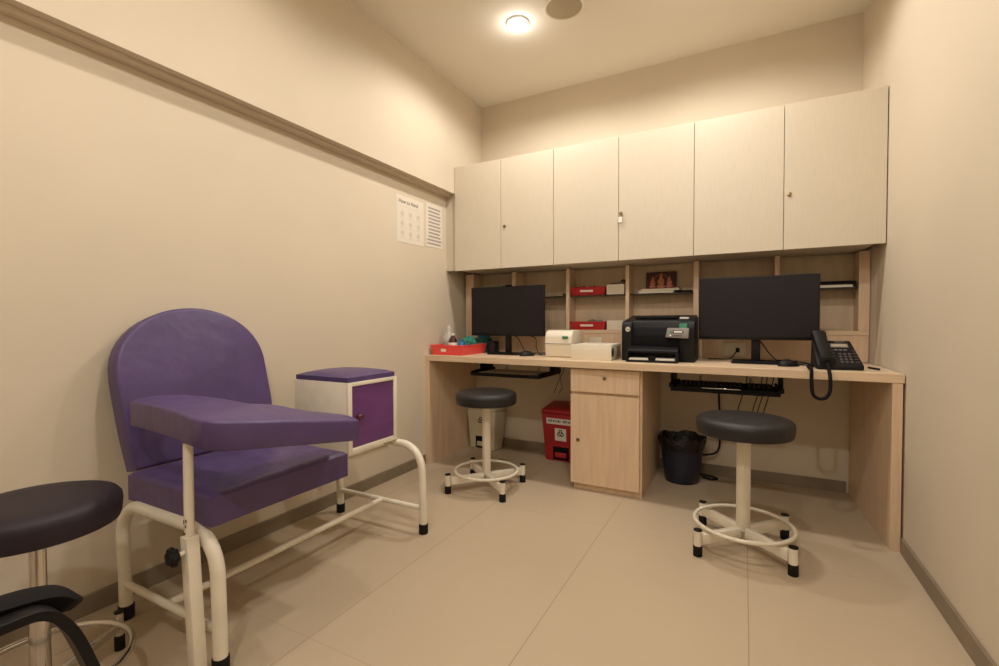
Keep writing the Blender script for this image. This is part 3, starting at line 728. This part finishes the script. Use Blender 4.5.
def crumpled(name, label, cat, c, s, mt, seed):
    rnd = random.Random(seed); t5 = bmesh.new(); bmesh.ops.create_icosphere(t5, subdivisions=4, radius=1)
    from mathutils import noise
    for v in t5.verts:
        n_ = noise.noise(v.co*2.1+Vector((seed, 0, 0)))*.35+noise.noise(v.co*5+Vector((seed, 3, 0)))*.14
        v.co *= 1+n_; v.co.z = max(v.co.z, -.75); v.co = Vector((v.co.x*s[0], v.co.y*s[1], (v.co.z+.75)*s[2]))
    mb = MB(); mb._merge(t5); o = mb.build(name, mt); o.location = c; tag(o, label, cat); return o
crumpled('cloth', 'crumpled teal cloth heaped at the back of the red tray', 'cloth', (.19, -.385, TZ+.012), (.055, .06, .060), M['teal'], 3)
o = MB().box(-.11, .09, -.045, .045, 0, .105, .004).build('glove_box', M['teal']); o.location = (.17, -.205, .7505); o.rotation_euler.z = .1
tag(o, 'teal and blue cardboard box standing behind the red tray', 'box')
o = MB().box(-.028, .028, -.04, .04, 0, .085, .004).build('dark_case', M['navy']); o.location = (.305, -.225, .7505); tag(o, 'small dark blue case behind the left monitor corner', 'case')
o = MB().box(-.045, .045, -.02, .02, 0, .035, .003).build('blue_pack', M['blue']); o.location = (.215, -.203, .8565); o.rotation_euler.z = .1; tag(o, 'bright blue packet lying on the teal box', 'packet')

# ------------------------------------------------------------------ items on the shelves
def shelf_tray(label, x, z):
    t = tray('shelf_tray', label, .246, .10, .054, M['red'], (x-.003, -.093, z), 0, .005, 'red trays on the shelf')
    MB().hexa([(-.055, -.0445, .022), (.035, -.0445, .022), (.035, -.0435, .022), (-.055, -.0435, .022), (-.055, -.0475, .036), (.035, -.0475, .036), (.035, -.0465, .036), (-.055, -.0465, .036)]).build('label', M['white'], t, False)
    return t
shelf_tray('upper red tray with a white label on the glass shelf', .997, GS+.0)
shelf_tray('lower red tray with a white label behind the label printer', .998, LS)
def carton(label, x0, x1, z, h):
    t = thing('carton', label, 'box', ((x0+x1)/2, -.09, z), 0, 'small white cartons beside the red trays')
    w = (x1-x0)/2
    MB().box(-w, w, -.045, .05, 0, h, .001).build('body', M['ivory'], t, False)
    pr = MB()
    for k in range(3): pr.box(-w+.008, w-.03, -.0458, -.0451, h*(.25+.22*k), h*(.25+.22*k)+.0025)
    for k in range(3): pr.box(w-.026+.007*k, w-.024+.007*k, -.0458, -.0451, h*.2, h*.8)
    pr.build('print', M['printfaint'], t, False)
carton('upper white carton beside the red tray on the glass shelf', 1.122, 1.238, GS, .066)
carton('lower white carton between the red tray and the black printer', 1.124, 1.238, LS, .062)
t = thing('hand_tool', 'dark metal hand tool lying on the upper white carton', 'tool', (1.18, -.085, GS+.0665))
MB().tube(smooth_path([(-.045, -.01, .008), (-.01, 0, .010), (.02, .005, .014), (.045, .01, .030)], 5), .005, 8).tube(smooth_path([(-.042, .012, .006), (-.01, .004, .009), (.025, -.004, .012), (.05, -.006, .018)], 5), .004, 8).build('handles', M['grey'], t)
MB().ball((.04, .005, .022), .016, (1, .7, .9)).build('head', M['ink'], t)
t = thing('vial_rack', 'low row of small dark vials in the upper red tray', 'vials', (.965, -.093, GS+.004))
v_ = MB()
for k in range(6): v_.cyl((-.06+k*.024, 0, 0), (-.06+k*.024, 0, .055+.004*(k % 3)), .007, n=12, bev=.001)
v_.build('vials', M['ink'], t)
o = MB().tube(smooth_path([(-.05, 0, .012), (-.02, .012, .020), (.02, -.004, .014), (.05, .006, .02)], 5), .010, 8).build('tubing_roll', M['grey']); o.location = (1.03, -.09, LS+.042); tag(o, 'small grey roll resting on the lower red tray', 'roll')
# frosted item on the leftmost glass shelf
t = thing('document_stack', 'thin stack of pale green folders on the glass shelf above the left monitor', 'folders', (.245, -.085, GS))
for k in range(6): MB().box(-.12+.006*k, .105-.004*k, -.055, .05, .0005+.0155*k, .015+.0155*k, .001).build('folder', mat('pale_green_folder', (136, 152, 136), .55) if k == 0 else D.materials['pale_green_folder'], t, False)
o = MB().box(-.031, .031, -.05, .05, 0, .094, .003).build('dark_box', M['black_matt']); o.location = (.388, -.08, GS+.0005); tag(o, 'small dark box beside the pale green folders on the glass shelf', 'box')
o = MB().cyl((.80, -.06, GS+.0005), (.80, -.06, GS+.022), .013, n=16, bev=.002).build('small_pot', M['amber']); tag(o, 'tiny brown pot on the glass shelf left of the red tray', 'pot')
# religious-style picture on two books
t = thing('book', 'thick cream book lying under the framed picture', 'book', (1.465, -.094, GS+.0145), math.radians(-2), 'books on the glass shelf')
MB().box(-.115, .115, -.045, .045, 0, .013, .001).build('pages', M['paper'], t, False)
MB().box(-.118, .118, -.047, .047, .0131, .0155).box(-.118, .118, .0451, .047, 0, .013).build('cover', M['skin_print'], t, False)
t = thing('book', 'thin white booklet under the thick cream book', 'book', (1.44, -.094, GS), math.radians(2), 'books on the glass shelf')
MB().box(-.108, .105, -.048, .045, .0003, .011, .001).build('pages', M['paper'], t, False)
MB().box(-.108, .105, -.048, .045, .0112, .0138).build('cover', M['ivory'], t, False)
o = MB().box(-.045, .045, -.035, .035, 0, .012, .002).build('phone_charger', M['black_matt']); o.location = (1.605, -.085, GS+.0003); tag(o, 'small flat black gadget on the glass shelf right of the books', 'gadget')
t = thing('framed_picture', 'small dark red picture with pale figures leaning on the shelf', 'picture', (1.457, -.055, GS+.0315), math.radians(-1))
TL = Matrix.Rotation(math.radians(-7), 4, 'X')
def tl(mb): bmesh.ops.transform(mb.bm, matrix=TL, verts=mb.bm.verts); return mb
tl(MB().box(-.095, .095, 0, .006, 0, .112, .001)).build('frame', M['ink'], t, False)
tl(MB().box(-.090, .090, -.0012, -.0002, .004, .107)).build('print', M['maroon'], t, False)
fg = MB()
for cx, sc_ in ((-.052, .8), (0, 1.05), (.052, .8)):
    fg.ball((cx, -.0016, .018+.052*sc_), .011*sc_, (1, .06, 1.1)); fg.ball((cx, -.0016, .018+.026*sc_), .020*sc_, (1, .04, 1.2))
    fg.ball((cx, -.0016, .016), .026*sc_, (1, .03, .42)); fg.cyl((cx, -.0018, .018+.062*sc_), (cx, -.0016, .018+.082*sc_), .009*sc_, .001, n=8)
tl(fg).build('figures', M['skin_print'], t)
ha = MB().tube([(.044*math.cos(a), -.0018, .05+.044*math.sin(a)) for a in [PI*k/14 for k in range(15)]], .0016, 5)
tl(ha).build('arch', M['skin_print'], t)
# right-most bay: black box file on a white sheaf
o = box(-.13, .128, -.055, .05, 0, .014, .001).build('paper_sheaf', M['paper'], None, False); o.location = (2.322, -.086, GS); tag(o, 'white sheaf of paper on the glass shelf above the phone', 'paper')
o = box(-.135, .140, -.05, .052, 0, .020, .003).build('black_folder', M['black_matt'], None, False); o.location = (2.326, -.086, GS+.0145); tag(o, 'flat black folder lying on the white paper sheaf', 'folder')
o = MB().box(-.022, .022, -.015, .015, 0, .008, .002).build('stapler', M['rubber']); o.location = (1.83, -.09, GS+.0003); tag(o, 'tiny black gadget on the glass shelf above the right monitor', 'gadget')

# ------------------------------------------------------------------ bins
def biohazard(x, y, z, r, parent, name='biohazard_symbol', mt=None):
    mb = MB()
    for k in range(3):
        a = PI/2+k*2*PI/3; cx, cz = x+.5*r*math.cos(a), z+.5*r*math.sin(a)
        mb.tube([(cx+.42*r*math.cos(a+q), y, cz+.42*r*math.sin(a+q)) for q in [math.radians(-205+50+d) for d in range(0, 311, 15)]], r*.13, 5)
    mb.tube([(x+.30*r*math.cos(2*PI*k/16), y, z+.30*r*math.sin(2*PI*k/16)) for k in range(16)], r*.07, 5, True)
    o = mb.build(name, mt or M['ink'], parent)
    return o
def pedal_bin(name, label, w, d, h, mt, loc, rz, cat='bin'):
    t = thing(name, label, cat, loc, rz, 'pedal bins under the desk')
    a = .80; hb = h*.84
    MB().hexa([(-w/2*a, -d/2*a, 0), (w/2*a, -d/2*a, 0), (w/2*a, d/2*a, 0), (-w/2*a, d/2*a, 0), (-w/2*.97, -d/2*.97, hb), (w/2*.97, -d/2*.97, hb), (w/2*.97, d/2*.97, hb), (-w/2*.97, d/2*.97, hb)], .012, 3).build('body', mt, t)
    MB().hexa([(-w/2, -d/2, hb+.0005), (w/2, -d/2, hb+.0005), (w/2, d/2, hb+.0005), (-w/2, d/2, hb+.0005), (-w/2*.94, -d/2*.94, h-.035), (w/2*.94, -d/2*.94, h-.035), (w/2*.84, d/2*.90, h), (-w/2*.84, d/2*.90, h)], .01, 3).build('lid', mt, t)
    yf = lambda z: -(d/2)*(a+(.97-a)*z/hb)
    MB().hexa([(-w*.2, yf(.02)-.001, .012), (w*.2, yf(.02)-.001, .012), (w*.2, yf(.02)+.02, .012), (-w*.2, yf(.02)+.02, .012), (-w*.2, yf(.1)-.002, .105), (w*.2, yf(.1)-.002, .105), (w*.2, yf(.1)+.02, .105), (-w*.2, yf(.1)+.02, .105)], .003).build('pedal_recess', M['black_matt'], t)
    MB().hexa([(-w*.14, yf(.03)-.012, .03), (w*.14, yf(.03)-.012, .03), (w*.14, yf(.03)+.02, .03), (-w*.14, yf(.03)+.02, .03), (-w*.14, yf(.03)-.010, .062), (w*.14, yf(.03)-.010, .062), (w*.14, yf(.07)+.02, .075), (-w*.14, yf(.07)+.02, .075)], .004).build('pedal', mt, t)
    return t, yf, hb
t, yf, hb = pedal_bin('pedal_bin', 'off-white pedal bin with biohazard sign behind the left stool', .27, .17, .36, M['binwhite'], (.178, -.105, 0), math.radians(-4))
box(-.035, .035, yf(.235)-.003, yf(.235)-.0005, .19, .265).build('sign', M['binwhite'], t, False)
biohazard(0, yf(.24)-.0035, .228, .026, t)
MB().box(.04, .09, -.088, -.084, hb+.005, hb+.018, .001).build('lid_latch', M['rubber'], t)
t, yf, hb = pedal_bin('pedal_bin', 'red pedal bin with white biohazard label against the pedestal', .30, .19, .40, M['redbin'], (.824, -.112, 0), math.radians(-3))
def slab(name, x0, x1, z0, z1, mt, off, par):
    MB().hexa([(x0, yf(z0)-off-.001, z0), (x1, yf(z0)-off-.001, z0), (x1, yf(z0)-off, z0), (x0, yf(z0)-off, z0), (x0, yf(z1)-off-.001, z1), (x1, yf(z1)-off-.001, z1), (x1, yf(z1)-off, z1), (x0, yf(z1)-off, z1)]).build(name, mt, par, False)
slab('text_label', -.105, .105, .262, .303, M['white'], .0008, t)
slab('biohazard_label', -.042, .042, .148, .235, M['white'], .0008, t)
gl = MB(); rr = random.Random(5); x = -.092
while x < .09:
    w_ = rr.uniform(.006, .011)
    for q in range(rr.choice((2, 2, 3))):
        xa = x+rr.uniform(0, w_-.004); z0 = .274+rr.uniform(0, .006); z1 = .296-rr.uniform(0, .006)
        gl.box(xa, xa+.0032, yf(.285)-.0035, yf(.285)-.0015, z0, z1)
    gl.box(x, x+w_, yf(.285)-.0035, yf(.285)-.0015, .283, .2865) if rr.random() < .5 else None
    x += w_+.0035+(.012 if abs(x) < .006 else 0)
gl.build('illegible_print', M['ink'], t, False)
biohazard(0, yf(.195)-.0035, .20, .026, t)

# waste basket
t = thing('waste_basket', 'round dark blue waste basket lined with a black bag by the pedestal', 'bin', (1.607, -.20, 0))
MB().lathe([(0, 0), (.092, 0), (.096, .004), (.108, .09), (.116, .17), (.128, .255), (.131, .262), (.124, .262), (.112, .17), (.09, .008), (0, .008)], n=48).build('basket', M['navy'], t)
ln = MB(); tb = bmesh.new(); rings = []
prof = [(.124, .200, 0), (.130, .225, .3), (.138, .262, .6), (.136, .276, 1), (.126, .272, 1), (.117, .24, .8), (.105, .19, .6), (.07, .15, .6), (.0, .14, 0)]
for r_, z, am in prof:
    if r_ == 0: rings.append([tb.verts.new((0, 0, z))]*60); continue
    rings.append([tb.verts.new(((r_+am*.0035*math.sin(11*a+r_*60))*math.cos(a), (r_+am*.0035*math.sin(11*a+r_*60))*math.sin(a), z+am*.007*math.sin(5*a+1)+am*.003*math.sin(13*a))) for a in [2*PI*k/60 for k in range(60)]])
for A, B in zip(rings, rings[1:]):
    for k in range(60):
        vs = []
        for v in (A[k], A[(k+1) % 60], B[(k+1) % 60], B[k]):
            if v not in vs: vs.append(v)
        tb.faces.new(vs)
bmesh.ops.recalc_face_normals(tb, faces=tb.faces)
ln._merge(tb); ln.build('bin_liner', M['bag'], t)

# ------------------------------------------------------------------ papers on the left wall
t = thing('notice_sheet', 'faint handwashing notice with small pictures, taped to the left wall', 'poster', (.0005, 0, 0))
box(0, .0012, -.93, -.652, 1.488, 1.785).build('paper', M['sheet'], t, False)
RX = Matrix(((0, 0, 1), (1, 0, 0), (0, 1, 0)))   # text facing +x, reading along +y
text('title_lettering', 'How to Hand', .036, (.0016, -.91, 1.748), RX, M['ink'], t, .0003, 'LEFT', 0, .98)
pr = MB()
pr.box(.0013, .0015, -.915, -.70, 1.716, 1.7185)
for r_ in range(3):
    z = 1.522+r_*.062
    pr.box(.0013, .0015, -.915, -.665, z-.008, z-.0065)
    for c_ in range(3):
        y = -.905+c_*.082
        pr.cyl((.0013, y+.03, z+.026), (.0015, y+.03, z+.026), .017, n=14); pr.box(.0013, .0015, y+.012, y+.052, z+.0, z+.004)
pr.build('pictograms', M['printfaint'], t, False)
t = thing('notice_sheet', 'white sheet with bold grey lines of text nearest the cabinets on left wall', 'poster', (.0005, 0, 0))
box(0, .0012, -.622, -.434, 1.50, 1.80).build('paper', M['sheet'], t, False)
pr = MB()
for k in range(11):
    z = 1.775-k*.0245; a_ = -.598 if k < 9 else -.612; e_ = -.455 if k < 9 else -.442
    pr.box(.0013, .0015, a_, e_-(.01 if k % 3 == 1 else 0), z-.012, z)
pr.build('text_lines', M['papergrey'], t, False)

# ------------------------------------------------------------------ ceiling fittings
LZ = H
def downlight(label, x, y, e, group=None):
    t = thing('downlight', label, 'ceiling light', (x, y, LZ), 0, 'round recessed ceiling lights')
    MB().lathe([(.052, -.0005), (.066, -.0005), (.066, -.004), (.060, -.008), (.052, -.006)], n=40).build('rim', M['white_paint'], t)
    MB().lathe([(0, -.003), (.0515, -.003), (.0515, -.0005), (0, -.0005)], n=40).build('lens', M['lamp'], t)
    ld = D.lights.new('downlight_beam', 'SPOT'); ld.energy = e; ld.spot_size = math.radians(SPOT[0]); ld.spot_blend = SPOT[1]; ld.shadow_soft_size = .05
    ld.color = LCOL
    pd = D.lights.new('downlight_glow', 'POINT'); pd.energy = e*.022; pd.shadow_soft_size = .03; pd.color = LCOL
    po = D.objects.new('downlight_glow', pd); COL.objects.link(po); po.parent = t; po.location = (0, 0, -.06)
    lo = D.objects.new('downlight_beam', ld); COL.objects.link(lo); lo.parent = t; lo.location = (0, 0, -.012)
    return t
SPOT = (166, .42); LCOL = (1.0, .965, .90)
downlight('glowing round ceiling light left of the round speaker', .79, -.81, 23)
lab = 'unseen glowing round ceiling light, the rear pair behind the camera added as fill'
for x, y, e in ((1.76, -.81, 21), (.79, -2.25, 10), (1.76, -2.25, 24), (.79, -3.69, 9), (1.76, -3.69, 33)): downlight(lab, x, y, e)  # rearmost pair is added fill behind the camera, brightening the furniture fronts
t = thing('ceiling_speaker', 'round ceiling speaker with a beige grille and pale rim', 'speaker', (1.070, -.815, LZ))
MB().lathe([(.094, -.0005), (.111, -.0005), (.111, -.005), (.102, -.009), (.094, -.006)], n=48).build('rim', M['white_paint'], t)
MB().lathe([(0, -.007), (.05, -.0066), (.0935, -.005), (.0935, -.0005), (0, -.0005)], n=48).build('grille', M['grille'], t)

# ------------------------------------------------------------------ world, camera, colour
w = D.worlds.new('world'); bpy.context.scene.world = w; w.use_nodes = True
w.node_tree.nodes['Background'].inputs[0].default_value = (.9, .8, .65, 1); w.node_tree.nodes['Background'].inputs[1].default_value = .05
cd = D.cameras.new('camera'); co = D.objects.new('camera', cd); COL.objects.link(co)
cd.sensor_width = 36; cd.lens = 463.34/999*36; cd.clip_start = .02
yaw, pitch, roll = .4866, -.0244, -.0033
cy, sy, cp, sp_ = math.cos(yaw), math.sin(yaw), math.cos(pitch), math.sin(pitch)
fwv = Vector((-sy*cp, cy*cp, sp_)); r0 = Vector((cy, sy, 0)); u0 = r0.cross(fwv)
rv = r0*math.cos(roll)+u0*math.sin(roll); uv = -r0*math.sin(roll)+u0*math.cos(roll)
mt_ = Matrix((rv, uv, -fwv)).transposed().to_4x4(); mt_.translation = Vector((1.9411, -3.218, .9715))
co.matrix_world = mt_
cd.shift_y = .81/999
sc = bpy.context.scene; sc.camera = co
sc.view_settings.view_transform = 'Standard'; sc.view_settings.look = 'None'; sc.view_settings.gamma = 1
sc.view_settings.exposure = 1.15
sc.view_settings.use_curve_mapping = False
